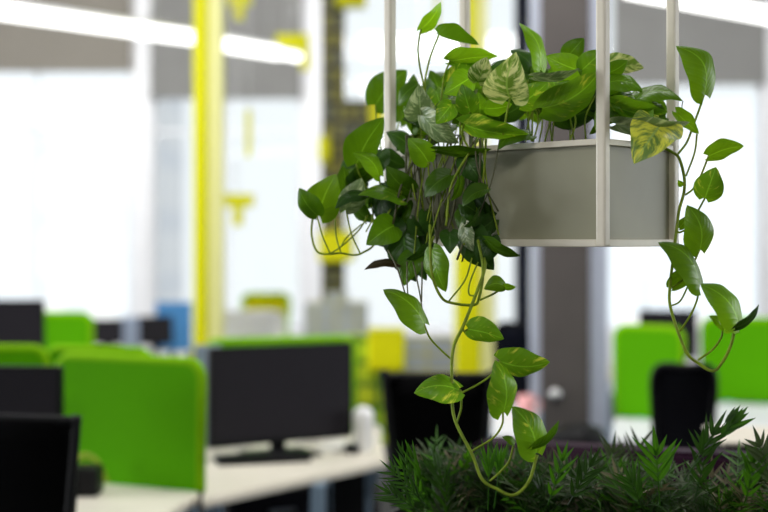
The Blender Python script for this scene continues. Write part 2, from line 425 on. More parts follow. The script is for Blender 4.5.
def divider(a, b, ztop, lb, zbot=DZ, th=.035, stands=True):
    a = Vector(a); b = Vector(b); d = b-a; L = d.length; rz = math.atan2(d.y, d.x)
    e = empty('desk_divider', (a.x, a.y, 0), rz, lb, 'divider', 'green desk dividers')
    # panel with rounded upper corners
    bm = bmesh.new(); r = .05; pts = [(0, zbot), (L, zbot)]
    for k in range(7): t = R(15*k); pts.append((L-r+r*math.cos(t), ztop-r+r*math.sin(t)))
    for k in range(7): t = R(90+15*k); pts.append((r+r*math.cos(t), ztop-r+r*math.sin(t)))
    f = [bm.verts.new((x, -th/2, z)) for x, z in pts]; g = [bm.verts.new((x, th/2, z)) for x, z in pts]
    bm.faces.new(f); bm.faces.new(g[::-1]); n = len(pts)
    for i in range(n): bm.faces.new((f[(i+1) % n], f[i], g[i], g[(i+1) % n]))
    fin(bm, 'fabric_panel', M['green_fabric'], e)
    bm = bmesh.new(); addtube(bm, [Vector((L-.004, 0, zbot))]+[Vector((x, 0, z)) for x, z in pts[2:]]+[Vector((.004, 0, zbot))], .019, .019, 8)
    fin(bm, 'edge_trim', M['green_edge'], e, True)  # paler green strip paints in the light along the panel edges
    for x in (.12, L-.12): box('foot_bracket', (x-.02, -.03, 0 if stands else zbot-.05), (x+.02, .03, zbot), M['leg'], e, .004)
    return e
ZT = 1.148
# left desk cluster
desk([dk(-60, 520), dk(150, 523), dk(200, 494), dk(190, 480), dk(-40, 476)], 'cream desk at the lower left, beside the black mesh chair')
desk([dk(203, 500), dk(386, 460), dk(378, 424), dk(206, 432)], 'cream desk under the large black monitor', [dk(214, 490), (X(318, 4.42), 4.42), dk(372, 450), dk(214, 440)])
divider((X(60, 4.36), 4.36), (X(201, 4.13), 4.13), Z(362.5, 4.15), 'large green desk divider with rounded corner, nearest at left')
divider((X(48, 4.72), 4.72), (X(150, 4.60), 4.60), ZT, 'green desk divider seen as a pale strip just behind the largest one')
divider((X(-50, 4.66), 4.66), (X(46, 4.66), 4.66), ZT+.005, 'green desk divider at the left edge, above the black monitor')
divider((X(207, 5.25), 5.25), (X(352, 5.45), 5.45), 1.13, 'green desk divider directly behind the large black monitor')
divider((X(30, 6.9), 6.9), (X(91, 6.9), 6.9), ZT, 'small green divider in the second desk row at left', stands=True)
divider((X(617, 5.9), 5.9), (X(682, 5.75), 5.75), ZT, 'green desk divider immediately right of the taupe pillar')
divider((X(704, 6.5), 6.5), (X(800, 6.3), 6.3), ZT, 'green desk divider at the right edge, behind the looping vine')

def monitor(x, D, w, h, ztop, rz, lb, zdesk=DZ, m='screen', back=False, tilt=0):
    e = empty('monitor', (X(x, D), D, zdesk), rz, lb, 'monitor')
    z1 = ztop-zdesk; z0 = z1-h
    T = Matrix.Rotation(R(tilt), 4, 'X')
    box('casing', (-w/2, -.012, z0), (w/2, .02, z1), M['black'], e, .006)
    box('screen', (-w/2+.012, -.0135, z0+.02), (w/2-.012, -.0115, z1-.012), M[m], e)
    box('rear_housing', (-w*.25, .02, z0+h*.2), (w*.25, .05, z1-h*.2), M['black'], e, .01)
    box('neck', (-.03, .03, 0.01), (.03, .05, z0+h*.4), M['black'], e, .004)
    box('base', (-.13, -.08, 0), (.13, .12, .012), M['black'], e, .005)
    return e
monitor(282, 4.80, .585, .365, Z(345, 4.8), R(29), 'large black monitor with dark screen on the cream desk')
monitor(16, 4.02, .30, .26, Z(366, 4.02), R(-6), 'black monitor at the left edge behind the mesh chair')
monitor(107, 9.0, .22, .18, Z(319, 9.0), 0, 'small dark monitor in the far left row, beside the green divider')
monitor(156, 8.9, .23, .20, Z(316, 8.9), R(10), 'small dark monitor in the far left row, before the blue board')
monitor(668, 8.0, .36, .30, Z(310, 8.0), R(-8), 'dark monitor beyond the green divider right of the pillar')
monitor(14, 6.4, .30, .26, Z(300, 6.4), R(5), 'dark monitor at the left edge in the second desk row')
desk([(X(-40, 6.0), 6.0), (X(110, 6.0), 6.0), (X(110, 6.85), 6.85), (X(-40, 6.85), 6.85)], 'desk of the second row at left, hidden behind the dividers')
desk([(X(90, 8.5), 8.5), (X(215, 8.5), 8.5), (X(215, 9.5), 9.5), (X(90, 9.5), 9.5)], 'far cream desk under the two small dark monitors')
desk([(X(600, 7.6), 7.6), (X(700, 7.6), 7.6), (X(700, 8.5), 8.5), (X(600, 8.5), 8.5)], 'far desk carrying the dark monitor right of the pillar')
desk([(X(612, 5.2), 5.2), (X(676, 5.2), 5.2), (X(684, 5.7), 5.7), (X(614, 5.85), 5.85)], 'pale desk at the foot of the divider beside the pillar', m='white')
desk([(X(700, 5.5), 5.5), (X(840, 5.3), 5.3), (X(830, 6.2), 6.2), (X(702, 6.4), 6.4)], 'pale desk at the right edge under the green divider', m='white')
desk([(X(492, 5.3), 5.3), (X(538, 5.3), 5.3), (X(538, 6.3), 6.3), (X(492, 6.3), 6.3)], 'pale desk left of the taupe pillar, holding a pink mug', m='white')

# things on the desks
o = empty('keyboard', (*dk(262, 461), DZ), R(16), 'dark keyboard lying on the cream desk before the large monitor', 'keyboard')
box('case', (-.17, -.07, 0), (.17, .07, .018), M['black'], o, .004)
bm = bmesh.new()
for i in range(14):
    for j in range(5): addbox(bm, (-.16+i*.023, -.06+j*.024, .018), (-.14+i*.023, -.04+j*.024, .024))
fin(bm, 'keys', M['screen'], o)
tag(box('mouse', (-.03, -.05, 0), (.03, .05, .03), M['black'], None, .012, (*dk(352, 452), DZ)), 'black mouse on the cream desk near the white cup', 'mouse')
cup = empty('cup', (*dk(363, 452), DZ), 0, 'tall white cup at the right end of the cream desk', 'cup')
lathe('body', [(.030, 0), (.034, .01), (.040, .12), (.040, .15), (.030, .165), (.010, .175)], M['white_plastic'], cup)
tube('handle', [(.036, 0, .10), (.065, 0, .09), (.065, 0, .05), (.034, 0, .04)], .005, M['white_plastic'], cup)
for x, y, r, lb in ((316, 440, 10, 'loose pile of pale papers right of the monitor stand'), (225, 447, -15, 'sheets of paper at the left end of the cream desk'),
                    (340, 448, 30, 'stack of note sheets below the right corner of the large monitor')):
    bm = bmesh.new()
    for k in range(4): addbox(bm, (-.09, -.07, k*.003), (.09, .07, k*.003+.0028), M4=Matrix.Rotation(R(k*7), 4, 'Z'))
    tag(fin(bm, 'paper_stack', M['paper'], loc=(*dk(x, y), DZ), rz=R(r)), lb, 'papers', 'papers on the desks')
tag(box('note_pad', (-.09, -.03, 0), (.09, .03, .025), M['yellow'], None, .003, (*dk(318, 434), DZ)), 'yellow note pad behind the papers on the cream desk', 'note pad')
mp_ = Vector(dk(378, 426))-Vector(dk(206, 434))
d2 = [o for o in col.objects if o.get('label') == 'cream desk under the large black monitor'][0]
q0 = Vector(dk(206, 434))-Vector(d2.location[:2])
box('rear_panel', (.02, -.02, .05), (mp_.length-.02, 0, DZ-.03), M['black'], d2, 0, (q0.x, q0.y-.02, 0), math.atan2(mp_.y, mp_.x))  # added black sheet that keeps the space under the desk dark
for k in range(5):
    tag(box('folder', (-.09, -.11, 0), (.09, .11, .05), M[('paper', 'greyblue', 'paper', 'paper', 'greyblue')[k]], None, .004,
        (X(125+k*19, 8.55+.03*k), 8.66, DZ+.0)), ('pale', 'grey-blue', 'cream', 'off-white', 'dusty blue')[k]+' folder lying on the far cream desk, '+('first from the left', 'second from the left', 'in the middle of the row', 'second from the right', 'nearest the yellow column')[k], 'folder', 'folders on the far desk')
# stand with grey-blue paper left of monitor
tag(box('poster_board', (-.05, -.01, 0), (.05, .01, .40), M['greyblue'], None, .002, (X(208, 5.0), 5.0, DZ)), 'narrow grey-blue board standing between divider and large monitor', 'board')
tag(box('blue_board', (-.13, -.01, 0), (.13, .01, .36), M['blue'], None, .004, (X(174, 9.3), 9.3, DZ)), 'blue board standing on the far desk beside the yellow column', 'board')
tag(box('desk_screen', (-.07, -.01, 0), (.07, .01, .26), M['greyblue'], None, .004, (X(131, 9.2), 9.2, DZ)), 'grey-blue panel between the two small far monitors', 'board')
# cables
bm = bmesh.new()
q = lambda x, y, D: P(x, y, D)
for s in ([(76, 462), (84, 455), (96, 460), (104, 475), (98, 484)], [(74, 470), (88, 464), (98, 472), (108, 482)], [(80, 478), (92, 470), (101, 479)]):
    addtube(bm, smoothpath([q(x, y, 4.17) for x, y in s]), .008, .008, 6)
tag(fin(bm, 'cable_bundle', M['cable'], None, True), 'yellow-green cables looping on the desk below the largest divider', 'cables')
tag(box('desk_speaker', (-.06, -.05, 0), (.06, .05, .09), M['black'], None, .01, (X(82, 4.08), 4.08, DZ)), 'small black box on the lower left desk beside the cables', 'box')
mg = empty('mug', (X(526, 5.85), 5.85, DZ), 0, 'pink mug on the pale desk left of the pillar', 'mug')
lathe('body', [(.030, 0), (.040, .01), (.043, .10), (.038, .10), (.034, .02)], M['pink'], mg)
tube('handle', [(.04, 0, .08), (.065, 0, .07), (.065, 0, .035), (.04, 0, .03)], .006, M['pink'], mg)

def chair(x, D, w, ztop, rz, lb, m='mesh', fm='black', hb=.5, cat='chair', sq=0):
    """swivel chair: back, arm rests, seat, gas column, star base"""
    e = empty('office_chair', (X(x, D), D, 0), rz, lb, cat, 'office chairs')
    bm = bmesh.new(); nx, nz = 8, 8; vs = []
    for i in range(nz+1):
        row = []
        t = i/nz; z = ztop-hb+hb*t
        for j in range(nx+1):
            s = j/nx*2-1
            ww = w/2*(1-(.30 if sq else .10)*(1-t)**1.2)*(1-.05*(t > .95))
            row.append(bm.verts.new((s*ww, .03*s*s*-1-.04*math.sin(t*3)+.03, z-.012*s**6*(t > .9))))
        vs.append(row)
    for i in range(nz):
        for j in range(nx): bm.faces.new((vs[i][j], vs[i][j+1], vs[i+1][j+1], vs[i+1][j]))
    bmesh.ops.solidify(bm, geom=bm.faces[:], thickness=.02)
    fin(bm, 'backrest', M[m], e, True)
    pts = [(-w/2*.9, .0, ztop-hb), (-w/2, -.03, ztop-hb*.5), (-w/2, .0, ztop-.02), (0, .02, ztop), (w/2, .0, ztop-.02), (w/2, -.03, ztop-hb*.5), (w/2*.9, 0, ztop-hb)]
    if sq: pts = [(-w/2*.70, .0, ztop-hb), (-w/2, 0, ztop-.03), (-w/2+.004, .0, ztop-.004), (-w/2+.03, .0, ztop), (0, 0, ztop), (w/2-.03, 0, ztop), (w/2-.004, .0, ztop-.004), (w/2, .0, ztop-.03), (w/2*.70, 0, ztop-hb)]
    tube('back_frame', pts, .012, M[fm], e)
    box('seat', (-w/2, -.5, .43), (w/2, -.02, .50), M[m], e, .03)
    box('back_support', (-.03, .0, .42), (.03, .04, ztop-hb+.12), M[fm], e, .005)
    tube('gas_column', [(0, -.26, .08), (0, -.26, .43)], .025, M[fm], e)
    for s in (-1, 1):
        tube('armrest', [(s*w/2, -.12, .47), (s*(w/2+.03), -.14, .60), (s*(w/2+.03), -.2, .66), (s*(w/2+.03), -.36, .66)], .015, M[fm], e)
    for k in range(5):
        a = R(72*k+20); c, s = math.cos(a), math.sin(a)
        tube('base_arm', [(0, -.26, .09), (.28*c, -.26+.28*s, .06)], .018, M[fm], e)
        b_ = bmesh.new(); bmesh.ops.create_uvsphere(b_, u_segments=10, v_segments=8, radius=.028)
        fin(b_, 'castor', M[fm], e, True, (.28*c, -.26+.28*s, .028))
    return e
chair(22, 3.3, .30, Z(419, 3.3), R(168), 'black mesh office chair at the lower left corner', sq=1)
chair(438, 4.25, .35, Z(376, 4.25), R(180), 'black office chair behind the palms, below the yellow column foot', hb=.6, sq=1)
chair(684, 4.9, .22, Z(366, 4.9), R(172), 'dark office chair in front of the green divider right of the pillar', 'charcoal', hb=.46)
chair(520, 6.8, .24, Z(324, 6.8), R(175), 'dark navy chair back just left of the taupe pillar', 'navy', hb=.5)
wc = chair(249, 7.9, .40, Z(312, 7.9), R(180), 'white rounded chair behind the large black monitor', 'white_plastic', 'white_plastic', hb=.42)
yc = chair(266, 9.3, .32, Z(294, 9.3), R(185), 'yellow-topped chair with green side, behind the white chair', 'yellow', 'green_edge', hb=.42)
st = empty('stool', (X(578, 5.4), 5.4, 0), 0, 'low black round-topped stool at the foot of the taupe pillar', 'stool')
lathe('seat', [(.095, .62), (.115, .66), (.115, .72), (.10, .755), (.05, .772)], M['black'], st)
for k in range(4):
    a = R(45+90*k); tube('leg', [(.08*math.cos(a), .08*math.sin(a), .64), (.13*math.cos(a), .13*math.sin(a), 0)], .011, M['black'], st)

# gridded partition and boxes near it
D = 6.6
e = empty('tiled_partition', (X(400, D), D, 0), 0, 'low partition of yellow-green and grey square tiles', 'partition')
xa, xb, xc = X(345, D)-X(400, D), X(402, D)-X(400, D), X(455, D)-X(400, D)
box('green_tiles', (xa, 0, .5), (xb, .08, Z(335, D)), M['yellow_green'], e)
box('grey_tiles', (xb, 0, .5), (xc, .08, Z(337, D)), M['grey_tile'], e)
for x in (xa+.03, xc-.03): box('leg', (x-.02, .02, 0), (x+.02, .06, .5), M['black'], e)
ybox(368, 331, 405, 371, 6.4, .2, 'bright yellow box fixed on the tiled partition below the lowest left leaf')
D = 8.7
e = empty('tiled_counter', (X(336, D), D, 0), 0, 'grey-blue tiled block at the foot of the tiled column', 'counter')
w = (X(368, D)-X(305, D))/2
box('tiled_body', (-w, 0, 0), (w, .4, Z(304, D)), M['grey_tile'], e)
box('raised_block', (-w*.35, .1, Z(304, D)), (w*.35, .35, Z(294, D)), M['grey_tile'], e)
# white planter trough with green leaves blur? pedestal drawers under desk
o = empty('drawer_pedestal', (X(250, 4.7), 4.75, 0), R(30), 'black drawer pedestal under the cream desk', 'cabinet')
box('cabinet_body', (-.2, -.25, 0), (.2, .25, .66), M['black'], o, .006)
for k in range(3):
    d = box('drawer', (-.19, -.262, .04+k*.21), (.19, -.25, .23+k*.21), M['charcoal'], o, .003)
    box('drawer_handle', (-.05, -.275, .17+k*.21), (.05, -.262, .18+k*.21), M['metal'], d)
# black box with pale rim at right edge
bx = empty('black_case', (X(765, 3.35), 3.35, 0), R(-4), 'black cabinet with a pale top edge at the right border', 'cabinet')
w = .104
box('body', (-w, 0, 0), (.5, .3, Z(446, 3.35)), M['trough'], bx, .004)
box('top_edge', (-w-.003, -.004, Z(446, 3.35)), (.5, .3, Z(442.8, 3.35)), M['frame'], bx)

# ------------------------------------------------------------------ hanging planter
A = Vector((.011, 2.36)); B = Vector((.3506, 2.05)); L = (A-B).length
rz = math.atan2((B-A).y, (B-A).x)           # long axis runs A -> B
W_ = .22; ZB, ZTp = 1.539, 1.7125
mid = (A+B)/2
hp = empty('hanging_planter', (mid.x, mid.y, ZB), rz, 'pale metal planter box hanging on four long square posts', 'planter')
H = ZTp-ZB; t = .0086
for sx in (-1, 1):
    for y in (0, W_):
        x = sx*L/2
        box('post', (x-t, y-t, 0), (x+t, y+t, CE-ZB), M['frame'], hp, .0035)
xs = L/2-t
def bars(z0, z1, nm):
    for y in (0, W_): box(nm, (-xs, y-t*.8, z0), (xs, y+t*.8, z1), M['frame'], hp, .0015)
    for x in (-L/2, L/2): box(nm, (x-t*.8, t, z0), (x+t*.8, W_-t, z1), M['frame'], hp, .0015)
bars(0, .012, 'bottom_rail'); bars(H-.010, H, 'top_rail')
for y in (.004, W_-.004): box('side_panel', (-xs, y-.002, .012), (xs, y+.002, H-.010), M['panel'], hp)
for x in (-L/2+.004, L/2-.004): box('end_panel', (x-.002, t, .012), (x+.002, W_-t, H-.010), M['panel'], hp)
box('bottom_plate', (-xs, t, .0015), (xs, W_-t, .006), M['panel'], hp)
box('soil', (-xs+.002, t, H-.05), (xs-.002, W_-t, H-.018), M['soil'], hp)

def faceD(x):
    """depth of the planter's long front face along pixel column x"""
    k = (x-HX)/FPX; d = A-B
    # B + s d : X = k Y
    s = (k*B.y-B.x)/(d.x-k*d.y)
    return B.y+s*d.y

# ------------------------------------------------------------------ pothos
rnd = random.Random(7)
def leafmesh(b, t, w, n, arch=.12, fold=.25, curl=.2, wav=.0, droop=.0, side=0.):
    """b base, t tip, w full width, n facing direction"""
    ax = t-b; Ln = ax.length; ax.normalize()
    n = (n-ax*n.dot(ax)).normalized(); s = ax.cross(n).normalized()
    bm = bmesh.new(); uvl = bm.loops.layers.uv.new('UVMap')
    NS, NU = 16, 8; grid = []; ph = rnd.random()*6
    for i in range(NS+1):
        q = i/NS; qq = q
        hw = (math.sin(math.pi*min(1, (q*.985+.015))**.70)**.68)*(1-.30*q**4)
        if i == NS: hw = .0
        row = []
        for j in range(NU+1):
            u = j/NU*2-1; au = abs(u)
            x = q*Ln - .13*Ln*au**1.6*(1-q)**3
            off = u*hw*w/2+side*Ln*math.sin(math.pi*q)
            h = arch*Ln*4*q*(1-q)-droop*Ln*q*q*q+fold*au*hw*w/2-curl*u*u*hw*w/2+wav*w*math.sin(ph+q*13+u*2)*au**2*hw
            row.append((bm.verts.new(b+ax*x+s*off+n*h), (q, j/NU)))
        grid.append(row)
    for i in range(NS):
        for j in range(NU):
            c = [grid[i][j], grid[i][j+1], grid[i+1][j+1], grid[i+1][j]]
            try: f = bm.faces.new([v for v, _ in c])
            except ValueError: continue
            for l, (_, uv) in zip(f.loops, c): l[uvl].uv = uv
            f.smooth = True
    return bm
def toward(p): return (Vector((0, 0, CH))-p).normalized()
leaf_stats = []
def leaf(plant, org, b, t, w, D, m='p', dt=None, roll=1, arch=.16, fold=.3, curl=.45, wav=.03, pet=None, side=0., droop=0., flip=1, pr=.0016):
    """b, t pixels; w seen width in pixels; D depth; pet list of petiole pixels (x,y[,D])"""
    bw = P(*b, D); tw = P(*t, D)
    px_len = (tw-bw).length; wpx = w/FPX*D
    need = wpx/.80
    if dt is None: dt = -math.sqrt(max(0, need*need-px_len*px_len)) if need > px_len else -.15*px_len
    tw = P(*t, D+dt)
    Ln = (tw-bw).length; wr = max(wpx, min(.76*Ln, wpx*2.6))
    ang = math.acos(min(1, wpx/wr))*roll
    c = (bw+tw)/2; n0 = toward(c); ax = (tw-bw).normalized()
    n0 = (n0-ax*n0.dot(ax)).normalized()
    n = Matrix.Rotation(ang, 3, ax) @ n0
    n = n*flip
    bm = leafmesh(bw-org, tw-org, wr, n, arch, fold, curl, wav, droop, side)
    o = fin(bm, 'leaf', LM[m], plant, True)
    for p in o.data.polygons: p.use_smooth = True
    if pet:
        pts = [bw-org]+[P(p[0], p[1], p[2] if len(p) > 2 else D+.004*(i+1))-org for i, p in enumerate(pet)]
        tube('petiole', pts, pr, M['stem'], o, pr*1.1)
    return o

soilz = ZTp-.02
p1o = Vector((mid.x-.04, mid.y+.12, soilz))
pothA = empty('pothos_plant', p1o, 0, 'bushy pothos filling the planter, with vines trailing below its left half', 'plant')
p2o = Vector((B.x+.05, B.y+.14, soilz))
pothB = empty('pothos_plant', p2o, 0, 'pothos at the planter right end, its vine looping down past the rear right post', 'plant')
def LA(*a, **k): return leaf(pothA, p1o, *a, **k)
def LB(*a, **k): return leaf(pothB, p2o, *a, **k)
def VA(pts, r=.0017, m='stem', nm='vine'):
    return tube(nm, [P(*p)-p1o for p in pts], r, M[m], pothA)
def VB(pts, r=.0017, m='stem', nm='vine'):
    return tube(nm, [P(*p)-p2o for p in pts], r, M[m], pothB)
F = faceD
# --- top left, around the left post
LA((421, 29), (441, 2), 15, 2.22, 'b', side=-.10, pet=[(418, 48), (420, 68), (424, 88), (428, 130)], fold=.5)
LA((439, 35), (479, 45), 13, 2.24, 'p', arch=.10, side=-0.14, pet=[(432, 52), (427, 70), (425, 88), (430, 130)], roll=1, fold=-.2)
LA((375.5, 105), (407, 70), 36, 2.42, 'p', side=-.06, pet=[(377, 125), (383, 155), (392, 175)])
LA((399, 121), (414, 74), 26, 2.45, 'p', pet=[(397, 130), (394, 140), (396, 165)])
LA((420.5, 116), (419, 84), 32, 2.24, 'g', fold=.5, curl=0, pet=[(421, 130), (424, 150), (430, 165)])
LA((356, 164), (384, 117), 34, 2.30, 'p', side=-.16, pet=[(362, 180), (376, 200)], curl=.5)
LA((379, 176), (353, 153), 18, 2.26, 'b', side=.08, pet=[(381, 190), (384, 205)])
LA((386, 168), (398, 140), 22, 2.46, 'd')
# --- left cluster
LA((319, 216), (336, 174), 38, 2.30, 'b', side=-.05, curl=.3)
LA((317, 215), (299, 188), 22, 2.27, 'p', roll=-1, fold=.1)
LA((338, 208), (343, 165), 26, 2.33, 'p')
LA((346, 209), (362, 178), 26, 2.28, 'g')
LA((366, 195), (335, 209), 13, 2.25, 'd', side=0.1)
LA((402, 200), (358, 195), 15, 2.24, 'v', side=.06, arch=.15)
LA((348, 196), (364, 160), 24, 2.34, 'd')
LA((412, 192), (386, 166), 24, 2.25, 'p', roll=-1)
LA((394, 226), (366, 245), 32, 2.24, 'p', curl=.1, side=.04)
LA((398, 216), (388, 254), 26, 2.26, 'd')
LA((400, 264), (364, 270), 9, 2.22, 'r', side=.13, arch=.1)
LA((404, 236), (416, 282), 34, 2.24, 'd', curl=.1)
LA((418, 250), (404, 286), 26, 2.22, 'p', fold=.4)
LA((380, 190), (400, 232), 24, 2.27, 'd')
LA((352, 200), (376, 222), 16, 2.30, 'p')
LA((374, 205), (392, 178), 20, 2.30, 'd')
# --- low leaves on the left half
LA((424, 324), (383, 289.5), 27, 2.12, 'b', side=0, pet=[(430, 338), (441, 350), (451, 359)], fold=.1)
LA((432, 250), (446, 292), 25, 2.16, 'b', side=-0.08, pet=[(431, 245), (434, 236)])
LA((450, 232), (450, 254), 21, 2.17, 'd', curl=0)
LA((468, 228), (494, 270), 34, 2.16, 'd', fold=.4)
LA((492, 236), (478, 266), 26, 2.14, 'd')
LA((486, 240), (521, 256), 12, 2.12, 'p', side=-0.1)
LA((504, 286), (484, 289), 17, 2.10, 'b', side=.18, pet=[(495, 293), (480, 300)], fold=.1)
LA((504, 286), (516, 287), 7, 2.10, 'b')
LA((468, 329), (504, 339), 25, 2.09, 'v', side=-0.12, pet=[(464, 331), (463, 326), (466, 320)], fold=.1)
LA((500, 361), (550, 362), 29, 2.05, 'v', pet=[(490, 376), (475, 386), (459, 394)], fold=.1)
LA((503, 412), (495, 360), 31, 2.04, 'v', pet=[(502, 425), (493, 438), (472, 451)], fold=.1, side=.03)
LA((458.7, 390), (414, 393), 29, 2.06, 'v', side=.05, pet=[(461, 392), (461, 408), (457, 422)], fold=.1)
LA((536, 453), (512, 406), 35, 2.02, 'v', side=.04, fold=.2)
LA((532, 447), (559, 420), 9, 2.00, 'p')
LA((514, 443), (502, 437), 8, 2.02, 'p', pet=[(509, 461), (500, 472), (490, 481)])
# --- vines on the left half
VA([(484, 258, 2.12), (484, 272, 2.11), (465, 322, 2.09), (453, 350, 2.08), (452, 390, 2.06), (455, 420, 2.05), (472, 454, 2.03), (482, 479, 2.02), (497, 489, 2.01), (514, 495, 2.0), (529, 481, 2.01), (537, 455, 2.02)], .0026)
VA([(430, 225, 2.15), (430.6, 262, 2.12), (434, 282, 2.12), (442, 298, 2.12), (452, 303, 2.12), (473, 305, 2.11), (479, 298, 2.11), (483, 270, 2.11), (478, 240, 2.13)], .0024)
VA([(449, 301, 2.12), (465, 280, 2.12), (472, 258, 2.13)], .0014, nm='petiole')
VA([(478, 262, 2.12), (470, 282, 2.11), (469, 294, 2.11), (475, 296, 2.11)], .0014, nm='petiole')
VA([(388, 250, 2.2), (397, 268, 2.18), (405, 293, 2.16)], .0013, 'stem_dark')
VA([(407, 262, 2.18), (407, 280, 2.16), (408, 297, 2.16)], .0012, 'stem_dark')
VA([(413, 262, 2.18), (417, 280, 2.15), (421, 301, 2.14), (423, 322, 2.13)], .0013, 'stem_dark')
VA([(422, 262, 2.18), (422, 280, 2.15), (421.5, 302, 2.14)], .0013, 'stem_dark')
# left arcs
VA([(372, 214, 2.27), (375, 242, 2.27), (363, 252.5, 2.27), (354, 255, 2.27), (340, 253, 2.28), (330, 254, 2.28), (317, 251.5, 2.29), (311.5, 234, 2.3), (313, 216, 2.3)], .0019, 'stem')
VA([(317, 216, 2.29), (322, 235, 2.28), (330, 253, 2.28)], .0014, nm='petiole')
VA([(335, 208, 2.31), (336, 235, 2.29), (341, 253, 2.28)], .0014, nm='petiole')
VA([(330, 254, 2.28), (343, 245, 2.28), (359, 230, 2.28), (368, 215, 2.28)], .0014, nm='petiole')
VA([(346, 208, 2.29), (351, 232, 2.28), (360, 253, 2.27)], .0014, nm='petiole')
VA([(341, 246, 2.30), (348, 236, 2.3), (362, 224, 2.3)], .0012, nm='petiole')
VA([(365, 196, 2.30), (366, 224, 2.28)], .0013, nm='petiole')
VA([(369, 198, 2.30), (373, 216, 2.28), (366, 232, 2.28)], .0013, nm='petiole')
# --- top centre
LA((450, 61), (498, 56), 18, 2.18, 'b', arch=.1, side=-0.22, pet=[(444, 78), (440, 110)])
LA((448, 82), (483, 54), 26, 2.20, 'v', side=.04)
LA((478, 82), (487, 57), 26, 2.15, 'c')
LA((470, 78), (444, 94), 28, 2.16, 'b')
LA((510, 98), (516, 52), 46, 2.10, 'c', side=-.10, curl=.1, fold=.5, pet=[(507, 112), (503, 135)])
LA((470, 112), (462, 84), 24, 2.14, 'v', pet=[(461, 118), (460, 135)])
LA((480, 116), (478, 92), 18, 2.22, 'b')
LA((464, 124), (529, 134), 22, 2.14, 'v', side=-0.18, arch=.15, pet=[(462, 135), (470, 150)])
LA((531, 136), (498, 150), 16, 2.13, 'p', side=0.12, arch=.2)
LA((423, 115), (459, 143), 24, 2.20, 'g', side=-0.06)
LA((432, 130), (402, 119), 12, 2.30, 'd')
LA((428, 162), (408, 138), 26, 2.19, 'b', side=.05, pet=[(429, 175), (431, 200)])
LA((437, 150), (492, 149), 11, 2.17, 'p', side=-0.06, arch=.1)
LA((464, 156), (483, 184), 26, 2.17, 'd')
LA((540, 70), (519, 23), 17, 2.24, 'b', side=0.05, fold=.3)
LA((534, 70), (510, 50), 18, 2.34, 'd')
LA((578, 70), (546, 56), 27, 2.13, 'b', side=-.04, curl=.4)
LA((566, 58), (584, 38), 22, 2.22, 'p')
LA((582, 70), (604, 50), 24, 2.12, 'v')
LA((608, 62), (644, 68), 20, 2.20, 'c', side=-0.18, arch=.2)
LA((542, 108), (600, 70), 36, 2.08, 'v', curl=.3)
LA((534, 76), (580, 68), 10, 2.07, 'g', side=-0.05)
LA((604, 84), (644, 92), 18, 2.10, 'b', roll=-1, side=-0.06)
LA((606, 100), (648, 112), 18, 2.10, 'v', roll=-1, side=-0.08)
LA((640, 112), (596, 122), 18, 2.20, 'd')
LA((556, 118), (604, 98), 30, 2.22, 'd')
LA((500, 116), (532, 92), 24, 2.24, 'd')
LA((440, 100), (430, 70), 22, 2.36, 'p')
LA((492, 80), (520, 60), 26, 2.36, 'd')
LA((548, 92), (530, 66), 24, 2.34, 'p')
LA((412, 150), (386, 132), 20, 2.32, 'd')
LA((552, 100), (584, 84), 26, 2.12, 'b')
LA((604, 74), (628, 60), 18, 2.12, 'p')
LA((520, 104), (548, 82), 26, 2.14, 'v')
LA((486, 108), (512, 104), 18, 2.13, 'b')
LA((452, 104), (436, 124), 22, 2.16, 'v')
LA((604, 120), (622, 96), 20, 2.14, 'b')
# --- right end plant
LB((636, 99), (683, 101), 17, 2.08, 'b', roll=-1, side=-0.2, arch=.12)
LB((612, 104), (668, 112), 22, 2.09, 'v', side=-0.08)
LB((616, 124), (690, 122), 20, 2.08, 'g', side=-0.07, arch=.15)
LB((662, 124), (634, 164), 50, 2.06, 'y', side=-.02, wav=.07, curl=.1)
LB((668, 124), (640, 142), 26, 2.12, 'g')
LB((660, 108), (632, 92), 18, 2.2, 'b')
LB((676, 112), (699, 134), 15, 2.12, 'b', side=-0.2, pet=None)
LB((704, 95), (676, 46), 32, 2.12, 'b', side=0.2, pet=[(699, 110), (693, 126), (687, 142), (678, 154)], fold=.1, pr=.0018)
LB((708.5, 156), (744, 146), 20, 2.09, 'b', side=-.12, pet=[(704, 168), (698, 182), (692, 190), (685, 195)], arch=.05)
LB((705, 198), (716, 167), 30, 2.07, 'v', side=0, pet=[(698, 211), (690, 226), (681, 232), (677, 232)], fold=.1)
LB((699.5, 250), (687, 205), 31, 2.06, 'b', side=0.08, pet=[(694, 262), (686, 276), (678, 284), (671, 288)], fold=.1)
LB((699, 285), (658, 242.5), 25, 2.04, 'b', side=.10, pet=[(697, 300), (690, 316), (680, 331)], fold=.1)
LB((672, 287), (692, 265), 18, 2.08, 'b', fold=.1)
LB((738, 323), (700, 284), 29, 2.03, 'b', side=.03, fold=.15)
LB((735, 328), (759, 304), 8, 2.01, 'd')
LB((723, 327), (709, 316), 10, 2.05, 'b', pet=[(721, 338), (712, 350), (698, 360)])
LB((724, 330), (735, 324), 11, 2.05, 'b')
LB((682, 186), (678, 180), 6, 2.13, 'b')
LB((679, 228), (687, 216), 10, 2.11, 'b')
VB([(664, 148, 2.12), (672, 152, 2.11), (679, 158, 2.10), (684, 176, 2.10), (684, 192, 2.09), (679, 211, 2.09), (675.5, 239, 2.08), (674, 252, 2.08), (670, 286, 2.07), (670, 305, 2.06), (677.5, 330, 2.05), (687, 353, 2.04), (698, 363, 2.04), (713, 371, 2.03), (723, 361, 2.03), (731, 345, 2.03), (735, 327, 2.03)], .0025)
VB([(697, 134, 2.12), (694.5, 153, 2.12), (686, 176, 2.11)], .0016, nm='petiole')
